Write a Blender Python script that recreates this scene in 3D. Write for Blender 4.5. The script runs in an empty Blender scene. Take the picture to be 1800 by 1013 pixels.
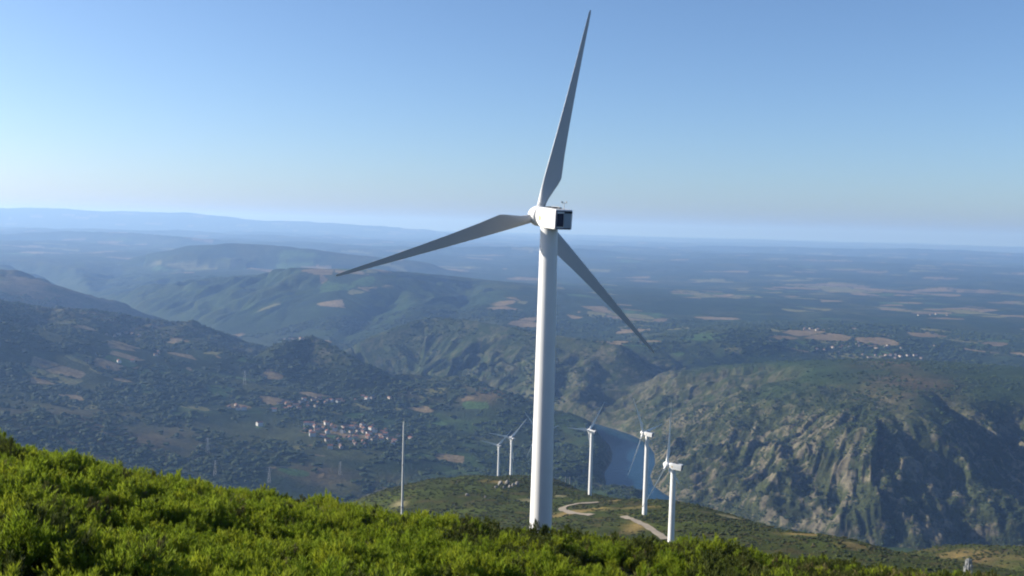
import bpy, bmesh, math, random
import numpy as np
from mathutils import Vector, Matrix

random.seed(7)
rng = np.random.default_rng(11)
S = bpy.context.scene
COL = S.collection

# ------------------------------------------------------------------ camera
PITCH, ROLL = math.radians(3.48), math.radians(1.5)
_f = np.array([0, math.cos(PITCH), -math.sin(PITCH)])
_r0 = np.array([1.0, 0, 0]); _u0 = np.array([0, math.sin(PITCH), math.cos(PITCH)])
_r = math.cos(ROLL)*_r0 + math.sin(ROLL)*_u0
_u = -math.sin(ROLL)*_r0 + math.cos(ROLL)*_u0
cam_d = bpy.data.cameras.new('camera')
cam = bpy.data.objects.new('camera', cam_d); COL.objects.link(cam)
cam_d.sensor_fit = 'HORIZONTAL'; cam_d.sensor_width = 36; cam_d.lens = 36
cam_d.clip_start = 0.2; cam_d.clip_end = 150000
cam.matrix_world = Matrix(((_r[0], _u[0], -_f[0], 0), (_r[1], _u[1], -_f[1], 0), (_r[2], _u[2], -_f[2], 0), (0, 0, 0, 1)))
S.camera = cam

# ------------------------------------------------------------------ light
SUN_EL, SUN_AZ = math.radians(22), math.radians(-79)      # azimuth from +Y towards +X
W = bpy.data.worlds.new('World'); S.world = W; W.use_nodes = True
nt = W.node_tree; nt.nodes.clear()
o_ = nt.nodes.new('ShaderNodeOutputWorld'); b_ = nt.nodes.new('ShaderNodeBackground'); s_ = nt.nodes.new('ShaderNodeTexSky')
s_.sky_type = 'NISHITA'; s_.sun_disc = False; s_.sun_elevation = SUN_EL; s_.sun_rotation = SUN_AZ
s_.altitude = 900; s_.air_density = 0.85; s_.dust_density = 1.9; s_.ozone_density = 4.5
b_.inputs['Strength'].default_value = 0.087
nt.links.new(s_.outputs[0], b_.inputs[0]); nt.links.new(b_.outputs[0], o_.inputs[0])
sd = bpy.data.lights.new('sun', 'SUN'); sun = bpy.data.objects.new('sun', sd); COL.objects.link(sun)
sd.energy = 5.0; sd.angle = math.radians(0.53); sd.color = (1.0, 0.93, 0.82)
sdir = Vector((math.sin(SUN_AZ)*math.cos(SUN_EL), math.cos(SUN_AZ)*math.cos(SUN_EL), math.sin(SUN_EL)))
sun.rotation_euler = sdir.to_track_quat('Z', 'Y').to_euler()
S.view_settings.view_transform = 'Standard'; S.view_settings.look = 'None'
S.view_settings.exposure = 0.95; S.view_settings.gamma = 1.0; S.view_settings.use_curve_mapping = False
S.render.engine = 'CYCLES'
S.cycles.use_denoising = True
S.cycles.max_bounces = 6; S.cycles.diffuse_bounces = 3; S.cycles.volume_bounces = 1
S.cycles.transparent_max_bounces = 8
S.cycles.filter_width = 2.0

# ------------------------------------------------------------------ helpers
def ray(px, py):
    return _f + _r*(px-900)/1800 - _u*(py-506.5)/1800
def at_drop(px, py, drop):
    v = ray(px, py); return v*(-drop/v[2])
def at_dist(px, py, D):
    v = ray(px, py); return v*(D/math.hypot(v[0], v[1]))
def tan_of(px, py):
    v = ray(px, py); return -v[2]/math.hypot(v[0], v[1])
def bearing(px, py):
    v = ray(px, py); return math.atan2(v[0], v[1])
def sstep(a, b, x):
    t = np.clip((x-a)/(b-a), 0, 1); return t*t*(3-2*t)

_P = np.random.default_rng(3).permutation(512).astype(np.int64)
_G = np.random.default_rng(4).uniform(0, 2*np.pi, 512); _GX, _GY = np.cos(_G), np.sin(_G)
def perlin(x, y, seed=0):
    xi = np.floor(x).astype(np.int64); yi = np.floor(y).astype(np.int64); xf = x-xi; yf = y-yi
    def g(ix, iy, dx, dy):
        h = _P[(_P[(ix+seed*37) & 511] + iy) & 511]
        return _GX[h]*dx + _GY[h]*dy
    u = xf*xf*xf*(xf*(xf*6-15)+10); v = yf*yf*yf*(yf*(yf*6-15)+10)
    a = g(xi, yi, xf, yf); b = g(xi+1, yi, xf-1, yf); c = g(xi, yi+1, xf, yf-1); d = g(xi+1, yi+1, xf-1, yf-1)
    return (a+(b-a)*u + ((c+(d-c)*u)-(a+(b-a)*u))*v)*1.5
def fbm(x, y, n=4, seed=0, gain=.5):
    s = 0; a = 1; t = 0
    for i in range(n):
        s = s + a*perlin(x, y, seed+i); t += a; a *= gain; x = x*2.03+5.1; y = y*2.03+1.7
    return s/t
def ridged(x, y, n=4, seed=0, gain=.5):
    s = 0; a = 1; t = 0
    for i in range(n):
        s = s + a*(1-np.abs(perlin(x, y, seed+i))*1.6); t += a; a *= gain; x = x*2.07+3.3; y = y*2.07+9.2
    return s/t
def hash2(ix, iy, seed=0):
    ix = ix.astype(np.int64); iy = iy.astype(np.int64)
    h = (ix*374761393 + iy*668265263 + seed*974711) & 0xffffffff
    h = ((h ^ (h >> 13))*1274126177) & 0xffffffff
    return ((h ^ (h >> 16)) & 0xffff)/65535.0
def cells(x, y, seed=0):
    """nearest jittered-grid cell: returns its random ids (two) and distance gap to the next cell"""
    xi = np.floor(x); yi = np.floor(y); b1 = np.full(x.shape, 9.0); b2 = b1.copy(); r1 = np.zeros(x.shape); r2 = r1.copy()
    for dx in (-1, 0, 1):
        for dy in (-1, 0, 1):
            cx = xi+dx; cy = yi+dy
            d = np.hypot(cx+.1+.8*hash2(cx, cy, seed)-x, cy+.1+.8*hash2(cx, cy, seed+1)-y)
            n = d < b1
            b2 = np.where(n, b1, np.minimum(b2, d)); b1 = np.where(n, d, b1)
            r1 = np.where(n, hash2(cx, cy, seed+2), r1); r2 = np.where(n, hash2(cx, cy, seed+3), r2)
    return r1, r2, b2-b1

class TPS:
    def __init__(s, P, v, smooth=1e-5):
        P = np.array(P, float); n = len(P); s.P = P
        K = s.k(np.hypot(P[:, None, 0]-P[None, :, 0], P[:, None, 1]-P[None, :, 1])) + np.eye(n)*smooth
        A = np.zeros((n+3, n+3)); A[:n, :n] = K; A[:n, n] = 1; A[:n, n+1:] = P; A[n, :n] = 1; A[n+1:, :n] = P.T
        s.w = np.linalg.solve(A, np.r_[np.array(v, float), 0, 0, 0])
    @staticmethod
    def k(r):
        return np.where(r > 1e-9, r*r*np.log(np.maximum(r, 1e-9)), 0)
    def __call__(s, a, b):
        n = len(s.P); out = s.w[n] + s.w[n+1]*a + s.w[n+2]*b
        for i in range(n):
            out = out + s.w[i]*s.k(np.hypot(a-s.P[i, 0], b-s.P[i, 1]))
        return out

# ------------------------------------------------------------------ terrain, far: plateau surface + incised river
BC = [  # image point of a spot on the uncut land surface, and how far it lies below the eye
 (-250, 470, 200), (-300, 640, 330), (0, 522, 266), (60, 526, 278), (120, 534, 296), (200, 548, 333), (270, 565, 367), (340, 560, 373), (0, 580, 320), (0, 650, 395), (100, 745, 425),
 (300, 700, 465), (300, 600, 405), (420, 590, 400), (430, 625, 425), (545, 596, 386), (490, 606, 396), (590, 620, 412), (620, 638, 440), (690, 675, 489), (545, 668, 486), (490, 655, 470), (600, 674, 494), (650, 684, 500), (560, 690, 502), (480, 680, 480), (450, 700, 494), (600, 700, 512), (550, 740, 520), (660, 780, 530), (640, 812, 538), (800, 720, 528),
 (880, 687, 482), (935, 688, 484), (990, 712, 508), (1045, 755, 552), (800, 840, 545), (500, 840, 522), (400, 800, 502), (250, 790, 470), (560, 870, 535),
 (1500, 715, 385), (1750, 730, 385), (1300, 637, 398), (1400, 633, 385), (1500, 631, 380), (1620, 635, 380), (1750, 641, 380), (1160, 680, 445), (1450, 680, 380), (1800, 690, 372), (2100, 700, 360),
 (1300, 612, 440), (1600, 610, 440), (1000, 598, 412), (1150, 617, 432), (1200, 560, 450), (1600, 540, 440), (1000, 500, 430), (1700, 480, 420),
 (1200, 460, 420), (1700, 440, 400), (760, 561, 385), (900, 581, 400), (690, 580, 420), (640, 604, 470), (290, 472, 288), (220, 505, 350), (370, 472, 282), (600, 475, 278), (450, 474, 280), (700, 478, 285), (800, 486, 310), (880, 496, 345), (0, 470, 300), (70, 480, 335),
 (300, 436, 385), (480, 432, 365), (800, 450, 420), (2300, 480, 420), (2300, 600, 430)]
_bp = []; _bv = []
for px, py, dr in BC:
    p = at_drop(px, py, dr); _bp.append((math.atan2(p[0], p[1]), math.log(math.hypot(p[0], p[1])))); _bv.append(-dr)
def behind(px, py, drop, f, dz):                        # ground falling away behind a crest: f times as far, dz below the sight line
    p = at_drop(px, py, drop); D = math.hypot(p[0], p[1])*f
    _bp.append((math.atan2(p[0], p[1]), math.log(D))); _bv.append(max(-590, p[2]*f-dz))
for px, py, dr in ((-120, 520, 250), (0, 524, 268), (60, 528, 280), (120, 536, 298), (200, 550, 335), (270, 566, 368), (340, 562, 375), (420, 588, 400), (490, 602, 392), (545, 598, 385), (620, 640, 432)):
    behind(px, py, dr, 1.12, 25); behind(px, py, dr, 1.35, 60)
for px, py, dr in ((290, 472, 288), (370, 472, 282), (450, 474, 280), (600, 475, 278), (700, 478, 285), (800, 486, 310)):
    behind(px, py, dr, 1.12, 18); behind(px, py, dr, 1.4, 30)
for px, py, dr in ((690, 580, 420), (760, 561, 385), (900, 581, 400), (1000, 598, 412)):
    behind(px, py, dr, 1.15, 25)
for px, py, dr in ((1300, 636, 398), (1400, 632, 385), (1500, 630, 380), (1620, 634, 380), (1750, 640, 380)):
    behind(px, py, dr, 1.13, 42); behind(px, py, dr, 1.22, 26)
for th in (-.55, -.2, .15, .5):                         # far land
    for D, z in ((22000, -405), (45000, -395)):
        _bp.append((th, math.log(D))); _bv.append(z)
for th, D, z in ((-.9, 3500, -180), (-.9, 9000, -250), (.9, 2500, -360), (.9, 9000, -420), (-.3, 1300, -470), (0., 1300, -540), (.35, 1300, -560)):
    _bp.append((th, math.log(D))); _bv.append(z)
BASE = TPS(_bp, _bv, 1e-4)

RZ = -600.0
def wp(px, py, drop): 
    p = at_drop(px, py, drop); return (p[0], p[1], -drop)
RIVER = [wp(2500, 990, 600), wp(1850, 990, 600), wp(1600, 1002, 600), wp(1400, 968, 600), wp(1250, 925, 600), wp(1140, 880, 600), wp(1096, 845, 600),
         wp(1118, 805, 600), wp(1100, 774, 600), wp(1040, 752, 600), wp(960, 735, 600), wp(880, 714, 600), wp(800, 704, 600), wp(730, 697, 600), wp(680, 682, 600), wp(620, 657, 600),
         wp(560, 632, 600), wp(480, 612, 598), wp(400, 602, 596), wp(300, 578, 594), wp(200, 556, 592), wp(155, 530, 588), wp(125, 512, 580), wp(60, 494, 565), wp(-150, 480, 540)]
def chaikin(P):
    out = [P[0]]
    for a, b in zip(P[:-1], P[1:]): out += [tuple(.75*p+.25*q for p, q in zip(a, b)), tuple(.25*p+.75*q for p, q in zip(a, b))]
    return out+[P[-1]]
RIVER = chaikin(RIVER)
TRIBS = [  # side valleys: nodes, slope of their sides
 ([wp(1040, 750, 598), wp(1062, 720, 580), wp(1090, 694, 556), wp(1170, 664, 530), wp(1260, 640, 490), wp(1330, 622, 455)], .42),
 ([wp(960, 733, 598), wp(985, 680, 540), wp(1010, 630, 470), wp(1060, 603, 425)], .55),
 ([wp(840, 708, 598), wp(868, 650, 510), wp(892, 603, 425)], .55),
 ([wp(700, 690, 598), wp(742, 640, 500), wp(765, 590, 410)], .55),
 ([wp(560, 632, 598), wp(640, 575, 520), wp(700, 530, 420), wp(722, 495, 320)], .42),
 ([wp(480, 612, 598), wp(500, 560, 500), wp(520, 510, 380), wp(526, 484, 300)], .42),
 ([wp(300, 578, 594), wp(345, 530, 480), wp(385, 490, 330)], .42),
 ([wp(680, 682, 600), wp(800, 560, 470), wp(830, 510, 400)], .3),
 ([wp(1850, 990, 598), wp(1800, 900, 560), wp(1775, 800, 480), wp(1815, 720, 400)], .75),
 ([wp(1240, 905, 598), wp(1310, 820, 520), wp(1375, 765, 440), wp(1420, 705, 395)], .75),
 ([wp(1500, 985, 598), wp(1580, 880, 520), wp(1620, 790, 440), wp(1640, 735, 395)], .8),
 ([wp(1090, 770, 598), wp(1180, 750, 530), wp(1250, 705, 470), wp(1290, 670, 425)], .7),
 ([wp(620, 880, 560), wp(700, 842, 552), wp(820, 822, 556), wp(960, 835, 566), wp(1060, 866, 598)], .35),
 ([wp(735, 690, 530), wp(640, 690, 512), (*wp(540, 686, 498)[:2], -496), wp(465, 672, 474)], .8),
 ([wp(150, 526, 584), wp(95, 524, 540), wp(30, 518, 500), wp(-80, 512, 450)], .42),
 ([wp(155, 530, 588), wp(240, 462, 450), wp(330, 446, 405)], .2)]
def polydist(x, y, nodes):
    best = np.full(x.shape, 1e9); zb = np.zeros(x.shape); sb = np.zeros(x.shape); L = 0
    for (ax, ay, az), (bx, by, bz) in zip(nodes[:-1], nodes[1:]):
        l = math.hypot(bx-ax, by-ay)
        t = np.clip(((x-ax)*(bx-ax)+(y-ay)*(by-ay))/(l*l), 0, 1)
        d = np.hypot(x-ax-t*(bx-ax), y-ay-t*(by-ay)); n = d < best
        best = np.where(n, d, best); zb = np.where(n, az+t*(bz-az), zb); sb = np.where(n, L+t*l, sb); L += l
    return best, zb, sb
def smin(a, b, k):
    h = np.clip(.5+.5*(b-a)/k, 0, 1); return b+(a-b)*h-k*h*(1-h)

def smax(a, b, k): return -smin(-a, -b, k)
HILLS = [  # crest lines of hills standing in the gorge: nodes, side slope, spur wavelength
 (chaikin([wp(608, 622, 516), wp(650, 597, 466), wp(700, 577, 422), wp(760, 560, 386), wp(830, 567, 387), wp(900, 580, 401), wp(1000, 598, 416), wp(1085, 611, 426)]), .66, 170.),
 ([wp(190, 470, 478), wp(260, 448, 360), wp(330, 434, 276), wp(400, 429, 240), wp(480, 432, 246), wp(560, 441, 280), wp(640, 450, 318), wp(720, 458, 352)], .30, 700.),
 ([wp(-120, 424, 360), wp(0, 412, 318), wp(120, 407, 262), wp(230, 410, 258), wp(330, 418, 290), wp(430, 425, 340)], .22, 1100.),
 ([wp(740, 436, 360), wp(850, 434, 325), wp(960, 435, 318), wp(1060, 440, 350)], .2, 1000.),
 ([wp(498, 606, 398), wp(545, 596, 387), wp(590, 619, 415), wp(640, 646, 448), wp(705, 679, 494)], .80, 120.)]
def terrain(x, y, full=False):
    D = np.hypot(x, y); th = np.arctan2(x, y)
    B = BASE(np.clip(th, -.95, .95), np.log(np.clip(D, 1250, 60000)))
    B = np.clip(B, -575, 120)
    far = sstep(4500, 14000, D); vfar = sstep(9000, 20000, D)
    B = B + fbm(x/900, y/900, 4, 1)*(14+30*far) + fbm(x/3500, y/3500, 3, 9)*((60+50*sstep(.05,-.2,th))*vfar) + fbm(x/190, y/190, 3, 21)*6
    B = B + vfar*30*np.maximum(0, fbm(x/6000+3, y/2500, 3, 31))
    # far ranges on the skyline
    lft = sstep(.12, -.42, th)
    rng_ = np.exp(-((D-33000)/3800)**2)*(lft*(560+45*fbm(th*14, D/9000, 4, 5)) + 25*np.exp(-((th+.41)/.05)**2))
    rng2 = np.exp(-((D-43000)/3000)**2)*(60+35*fbm(th*9+4, D/9000, 4, 6))
    rng3 = np.exp(-((D-26000)/2500)**2)*np.exp(-((th-.36)/.12)**2)*(95+60*fbm(th*20+4, D/9000, 4, 7))
    rng4 = np.exp(-((D-23000)/3000)**2)*sstep(.1, -.3, th)*(90+60*fbm(th*12+2, D/9000, 4, 8))
    B = B + np.where(D > 12000, rng_+rng2+rng3+rng4, 0)
    # the incised river and its side valleys
    near = D < 16000
    wx = fbm(x/420, y/420, 3, 41)*70; wy = fbm(x/420, y/420, 3, 45)*70
    d0, zr, s0 = polydist(x, y, RIVER)
    dw, _, s1 = polydist(x+wx, y+wy, RIVER)
    hw = 14+38*sstep(3500, 3150, D)
    d1 = d0+(dw-d0)*sstep(60, 240, d0)
    spur = ridged(s1/330, d1/900+7, 3, 51)
    d1 = d1*(1.12-.42*spur*sstep(60, 300, d1))
    slope = .64-.10*sstep(3600, 4600, D)+.38*sstep(.12, .06, th)*sstep(3500, 3200, D)
    zc = zr-7 + np.maximum(0, d1-hw)*slope
    for nodes, sl in TRIBS:
        dt, zt, st = polydist(x+wx*.5, y+wy*.5, nodes)
        zt = zt + dt*sl*(1.1-.4*ridged(st/160, dt/500, 2, 61))
        zc = smin(zc, zt, 22)
    h = B-zc
    z = smin(B, zc, 34)
    cut = sstep(-12, 70, h)*near
    right = sstep(-60, 120, x-(y-2350)*.02-170)*sstep(4200, 3300, D)
    rock = cut*(.45+.55*right)*sstep(5200, 3600, D)*(1-.40*sstep(2650, 3050, D)*right)
    rib = ridged(s1/88+fbm(x/240, y/240, 2, 77)*1.0, d1/520, 5, 71, .55)-.55
    crag = ridged(x/70, y/70, 4, 81)-.55+.45*(ridged(x/27, y/27, 3, 85)-.55)
    ero = ridged(x/260, y/260, 4, 91)-.5
    z = z + rock*sstep(52, 110, d0)*(rib*27+crag*13+ero*62) + cut*(1-right)*sstep(50, 150, d0)*(ero*22+(ridged(s1/230, d1/800, 3, 95)-.5)*62*sstep(3100, 3900, D)+crag*3)
    for i, (nodes, sl, wl) in enumerate(HILLS):
        dh, zh, sh = polydist(x+wx*.3, y+wy*.3, nodes)
        z = smax(z, zh+8-sl*(np.sqrt(dh*dh+900)-30)*(1.12-.55*ridged(sh/wl, dh/700+i, 3, 97)*sstep(30, 160, dh)), 16)
    z = np.where(d0 < hw-2, np.minimum(z, zr-2), z)
    z = np.clip(z, -612, 300)
    if full:
        return z, rock, cut, d0, right, rib, crag
    return z

# ------------------------------------------------------------------ terrain, near: hilltop, slope and the turbine ridge, z = -t * distance
SIL = [(0, .226), (300, .255), (600, .279), (750, .2865), (900, .296), (1200, .304), (1400, .320), (1800, .334)]
NC = []
for px, t in SIL:
    th = math.atan((px-900)/1800)
    s = (t*48-2.5)/48
    for D in (6, 12, 24, 48):
        NC.append((th, D, (2.5+s*D+1.1)/D))
    NC.append((th, 75, t+.032))
    NC.append((th, 100, t+.062))
for px, D, t in ((0, 160, .33), (300, 160, .355), (600, 150, .375), (945, 138, .392), (1300, 160, .39), (1700, 160, .40),
                 (0, 350, .40), (300, 350, .385), (600, 350, .365), (900, 300, .36), (1183, 300, .365), (1183, 480, .346), (900, 520, .325), (1165, 560, .3035), (1100, 610, .292),
                 (600, 550, .345), (300, 600, .40), (0, 600, .44), (1134, 664, .2835), (1000, 750, .2755), (1038, 846, .2652), (1000, 880, .257), (900, 950, .2495), (850, 960, .2495), (780, 930, .2535),
                 (700, 900, .2615), (640, 830, .279), (560, 800, .305), (400, 800, .36), (200, 800, .42), (0, 800, .46),
                 (895, 1100, .258), (876, 1350, .258), (945, 1100, .255), (1000, 1050, .252), (1000, 1250, .272), (700, 1150, .31), (500, 1150, .37), (1060, 1000, .275), (1120, 1000, .30), (1200, 1000, .335), 
                 (1250, 790, .2765), (1350, 700, .288), (1500, 600, .302), (1600, 530, .3165), (1700, 480, .334), (1800, 440, .352),
                 (1350, 460, .337), (1500, 420, .345), (1700, 330, .372), (1250, 900, .300), (1350, 850, .325), (1500, 750, .345), (1600, 680, .352), (1500, 950, .37), 
                 (1700, 880, .3085), (1800, 880, .3065), (1640, 860, .3125), (1900, 860, .305), (1750, 700, .345), (1800, 1050, .35), (1650, 1050, .37), (2100, 800, .32),
                 (900, 1700, .36), (400, 1700, .42), (0, 1700, .46), (1300, 1500, .42), (1700, 1500, .42), (2200, 1500, .42), (1300, 1200, .375)):
    NC.append((math.atan((px-900)/1800), D, t))
NEAR = TPS([(a, math.log(D)) for a, D, t in NC], [t*math.cos(a) for a, D, t in NC], 2e-5)
def nearz(x, y):
    D = np.hypot(x, y); th = np.arctan2(x, y)
    a = np.clip(th, -.62, .62); t = NEAR(a, np.log(np.clip(D, 6, 1750)))
    back = sstep(.62, 2.6, np.abs(th)); t = t*(1-back)+.27*back
    z = -t*D
    z = np.where(D < 6, -(D/6)*NEAR(a, np.full(D.shape, math.log(6.0)))*6*(1-back)-back*t*D*1.0 - (1-D/6)*1.75, z)
    z = z + fbm(x/6, y/6, 3, 3)*.35*sstep(3, 15, D) + fbm(x/55, y/55, 4, 13)*2.6*sstep(150, 420, D) + fbm(x/14, y/14, 3, 17)*.5*sstep(150, 420, D)
    return np.maximum(z, -632)
def hit(px, py, fn, d0, d1, step=1.004):
    v = ray(px, py); v = v/math.hypot(v[0], v[1])
    n = int(math.log(d1/d0)/math.log(step)); D = d0*step**np.arange(n)
    z = fn(v[0]*D, v[1]*D); below = np.nonzero(z >= v[2]*D)[0]
    if len(below) == 0: return None
    d = D[below[0]]; return np.array([v[0]*d, v[1]*d, z[below[0]]])
def onground(p, fn):
    return float(fn(np.array([p[0]]), np.array([p[1]]))[0])

# ------------------------------------------------------------------ materials
def new_mat(name):
    m = bpy.data.materials.new(name); m.use_nodes = True
    n = m.node_tree.nodes; b = n['Principled BSDF']; b.inputs['Specular IOR Level'].default_value = .2
    return m, n, m.node_tree.links, b
def simple(name, col, rough=.6, spec=.3, metal=0, var=.0, scale=.5):
    m, n, l, b = new_mat(name)
    b.inputs['Roughness'].default_value = rough; b.inputs['Specular IOR Level'].default_value = spec; b.inputs['Metallic'].default_value = metal
    b.inputs['Base Color'].default_value = (*col, 1)
    if var:
        tc = n.new('ShaderNodeTexCoord'); no = n.new('ShaderNodeTexNoise'); no.inputs['Scale'].default_value = scale; no.inputs['Detail'].default_value = 6
        mp = n.new('ShaderNodeMapRange'); mp.inputs['To Min'].default_value = 1-var; mp.inputs['To Max'].default_value = 1+var*.4
        mx = n.new('ShaderNodeMix'); mx.data_type = 'RGBA'; mx.blend_type = 'MULTIPLY'; mx.inputs[0].default_value = 1; mx.inputs[6].default_value = (*col, 1)
        l.new(tc.outputs['Object'], no.inputs['Vector']); l.new(no.outputs[0], mp.inputs[0]); l.new(mp.outputs[0], mx.inputs[7]); l.new(mx.outputs[2], b.inputs['Base Color'])
    return m
def land(name, scales, bump):
    """per-vertex land cover colour (attribute) broken up by two noises, with bump"""
    m, n, l, b = new_mat(name)
    b.inputs['Roughness'].default_value = .95; b.inputs['Specular IOR Level'].default_value = .05
    at = n.new('ShaderNodeAttribute'); at.attribute_name = 'cover'
    tc = n.new('ShaderNodeTexCoord'); prev = at.outputs['Color']; nz = []
    for sc, lo, hi in scales:
        no = n.new('ShaderNodeTexNoise'); no.inputs['Scale'].default_value = sc; no.inputs['Detail'].default_value = 5; no.inputs['Roughness'].default_value = .6
        l.new(tc.outputs['Object'], no.inputs['Vector'])
        mp = n.new('ShaderNodeMapRange'); mp.inputs['From Min'].default_value = .3; mp.inputs['From Max'].default_value = .7; mp.inputs['To Min'].default_value = lo; mp.inputs['To Max'].default_value = hi
        l.new(no.outputs[0], mp.inputs[0])
        mx = n.new('ShaderNodeMix'); mx.data_type = 'RGBA'; mx.blend_type = 'MULTIPLY'; mx.inputs[0].default_value = 1
        l.new(prev, mx.inputs[6]); l.new(mp.outputs[0], mx.inputs[7]); prev = mx.outputs[2]; nz.append(no.outputs[0])
    l.new(prev, b.inputs['Base Color'])
    bp = n.new('ShaderNodeBump'); bp.inputs['Strength'].default_value = .8; bp.inputs['Distance'].default_value = bump
    l.new(nz[-1], bp.inputs['Height']); l.new(bp.outputs[0], b.inputs['Normal'])
    return m
M_land = land('land_cover', ((.02, .7, 1.3), (.12, .6, 1.4)), 4.0)
M_near = land('heath_ground', ((.05, .7, 1.3), (.8, .55, 1.45)), .5)
def leafy(name, cols, transl=.0):
    m, n, l, b = new_mat(name)
    b.inputs['Roughness'].default_value = .75; b.inputs['Specular IOR Level'].default_value = .12
    oi = n.new('ShaderNodeObjectInfo'); r = n.new('ShaderNodeValToRGB')
    e = r.color_ramp.elements; e[0].color = (*cols[0], 1); e[1].color = (*cols[-1], 1)
    for i, c in enumerate(cols[1:-1]):
        q = e.new((i+1)/(len(cols)-1)); q.color = (*c, 1)
    l.new(oi.outputs['Random'], r.inputs[0])
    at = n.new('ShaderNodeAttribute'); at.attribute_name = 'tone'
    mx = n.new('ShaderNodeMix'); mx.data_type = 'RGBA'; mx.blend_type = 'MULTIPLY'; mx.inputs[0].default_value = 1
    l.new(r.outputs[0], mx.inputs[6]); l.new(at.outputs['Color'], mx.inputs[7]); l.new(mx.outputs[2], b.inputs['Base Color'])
    if transl:
        t = n.new('ShaderNodeBsdfTranslucent'); l.new(mx.outputs[2], t.inputs[0])
        a = n.new('ShaderNodeMixShader'); a.inputs[0].default_value = transl
        l.new(b.outputs[0], a.inputs[1]); l.new(t.outputs[0], a.inputs[2]); l.new(a.outputs[0], n['Material Output'].inputs[0])
    return m
M_heath = leafy('heath_shoots', [(.13, .19, .014), (.18, .235, .018), (.22, .255, .02), (.18, .24, .022), (.155, .21, .016)], .5)
M_brown = leafy('dry_heath_shoots', [(.13, .11, .045), (.10, .105, .035), (.15, .125, .05)], .2)
M_olive = leafy('dull_heath_shoots', [(.055, .075, .014), (.075, .09, .02), (.065, .085, .016), (.09, .095, .028)], .3)
M_straw = simple('dry_straw', (.24, .20, .10), .8)
M_scrub = leafy('ridge_scrub_leaves', [(.022, .033, .007), (.040, .048, .010), (.028, .034, .008), (.050, .045, .015)])
M_tree = leafy('valley_tree_leaves', [(.018, .031, .012), (.025, .042, .015), (.032, .050, .015), (.022, .037, .014), (.040, .058, .017)])
M_white = simple('white_gloss_coat', (.68, .68, .67), .4, .3, 0, .11, .35)
M_blade = simple('blade_gelcoat', (.44, .45, .46), .4, .3, 0, .10, .3)
M_louver = simple('dark_louver', (.012, .014, .02), .7)
M_panelblue = simple('grey_blue_panel', (.26, .31, .36), .5)
M_navy = simple('navy_edge', (.03, .035, .11), .5)
M_grey = simple('pale_grey_lettering', (.60, .61, .62), .5)
M_rust = simple('ochre_emblem', (.55, .38, .2), .6)
M_galv = simple('galvanised_steel', (.33, .34, .34), .5, .4, .3, .15, 2)
M_gran = simple('granite', (.24, .225, .20), .9, .1, 0, .45, .8)
M_track = simple('gravel_track', (.28, .24, .185), .95, .05, 0, .3, .3)
M_wall = simple('lime_wall', (.33, .30, .26), .9, .1, 0, .2, .3)
M_wallw = simple('white_render', (.46, .46, .44), .8, .1)
M_stonewall = simple('stone_wall', (.22, .195, .17), .9, .1, 0, .3, .4)
M_roof = simple('clay_tile', (.21, .10, .065), .9, .1, 0, .35, .5)
M_roof2 = simple('old_tile', (.18, .11, .08), .9, .1, 0, .35, .5)
M_glass = simple('dark_window', (.03, .035, .045), .15, .5)
mw, n_, l_, bw = new_mat('river_water')
bw.inputs['Base Color'].default_value = (.008, .035, .065, 1); bw.inputs['Roughness'].default_value = .12; bw.inputs['IOR'].default_value = 1.2; bw.inputs['Specular IOR Level'].default_value = .1
_tc = n_.new('ShaderNodeTexCoord'); _no = n_.new('ShaderNodeTexNoise'); _no.inputs['Scale'].default_value = .08; _no.inputs['Detail'].default_value = 6
_bp_ = n_.new('ShaderNodeBump'); _bp_.inputs['Strength'].default_value = .25; _bp_.inputs['Distance'].default_value = 1
l_.new(_tc.outputs['Object'], _no.inputs['Vector']); l_.new(_no.outputs[0], _bp_.inputs['Height']); l_.new(_bp_.outputs[0], bw.inputs['Normal'])

# ------------------------------------------------------------------ object helpers
def tag(o, label=None, cat=None, group=None, kind=None):
    if label: o['label'] = label
    if cat: o['category'] = cat
    if group: o['group'] = group
    if kind: o['kind'] = kind
    return o
def mesh_np(name, V, Q, mats=None, smooth=True, attrs=None, mi=None):
    """V (n,3), Q (m,k) faces of k corners"""
    V = np.ascontiguousarray(V, dtype=np.float32); Q = np.ascontiguousarray(Q, dtype=np.int32)
    me = bpy.data.meshes.new(name); k = Q.shape[1]; m = len(Q)
    me.vertices.add(len(V)); me.vertices.foreach_set('co', V.ravel())
    me.loops.add(m*k); me.loops.foreach_set('vertex_index', Q.ravel())
    me.polygons.add(m); me.polygons.foreach_set('loop_start', np.arange(0, m*k, k, dtype=np.int32))
    try: me.polygons.foreach_set('loop_total', np.full(m, k, dtype=np.int32))
    except Exception: pass
    me.polygons.foreach_set('use_smooth', np.full(m, smooth, dtype=bool))
    for mt in (mats or []): me.materials.append(mt)
    if mi is not None: me.polygons.foreach_set('material_index', np.asarray(mi, dtype=np.int32))
    for an, av in (attrs or {}).items():
        a = me.attributes.new(an, 'FLOAT_COLOR', 'POINT')
        a.data.foreach_set('color', np.c_[av, np.ones(len(av))].astype(np.float32).ravel())
    me.update(calc_edges=True); me.validate()
    return me
def link(name, me, parent=None):
    o = bpy.data.objects.new(name, me); COL.objects.link(o)
    if parent is not None: o.parent = parent
    return o
def empty(name, loc, rz=0):
    o = bpy.data.objects.new(name, None); COL.objects.link(o); o.location = loc; o.rotation_euler = (0, 0, rz); o.empty_display_size = 1; return o
def grid_quads(nr, nc):
    i = np.arange(nr-1)[:, None]*nc + np.arange(nc-1)[None, :]
    return np.stack([i, i+nc, i+nc+1, i+1], -1).reshape(-1, 4)
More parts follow.
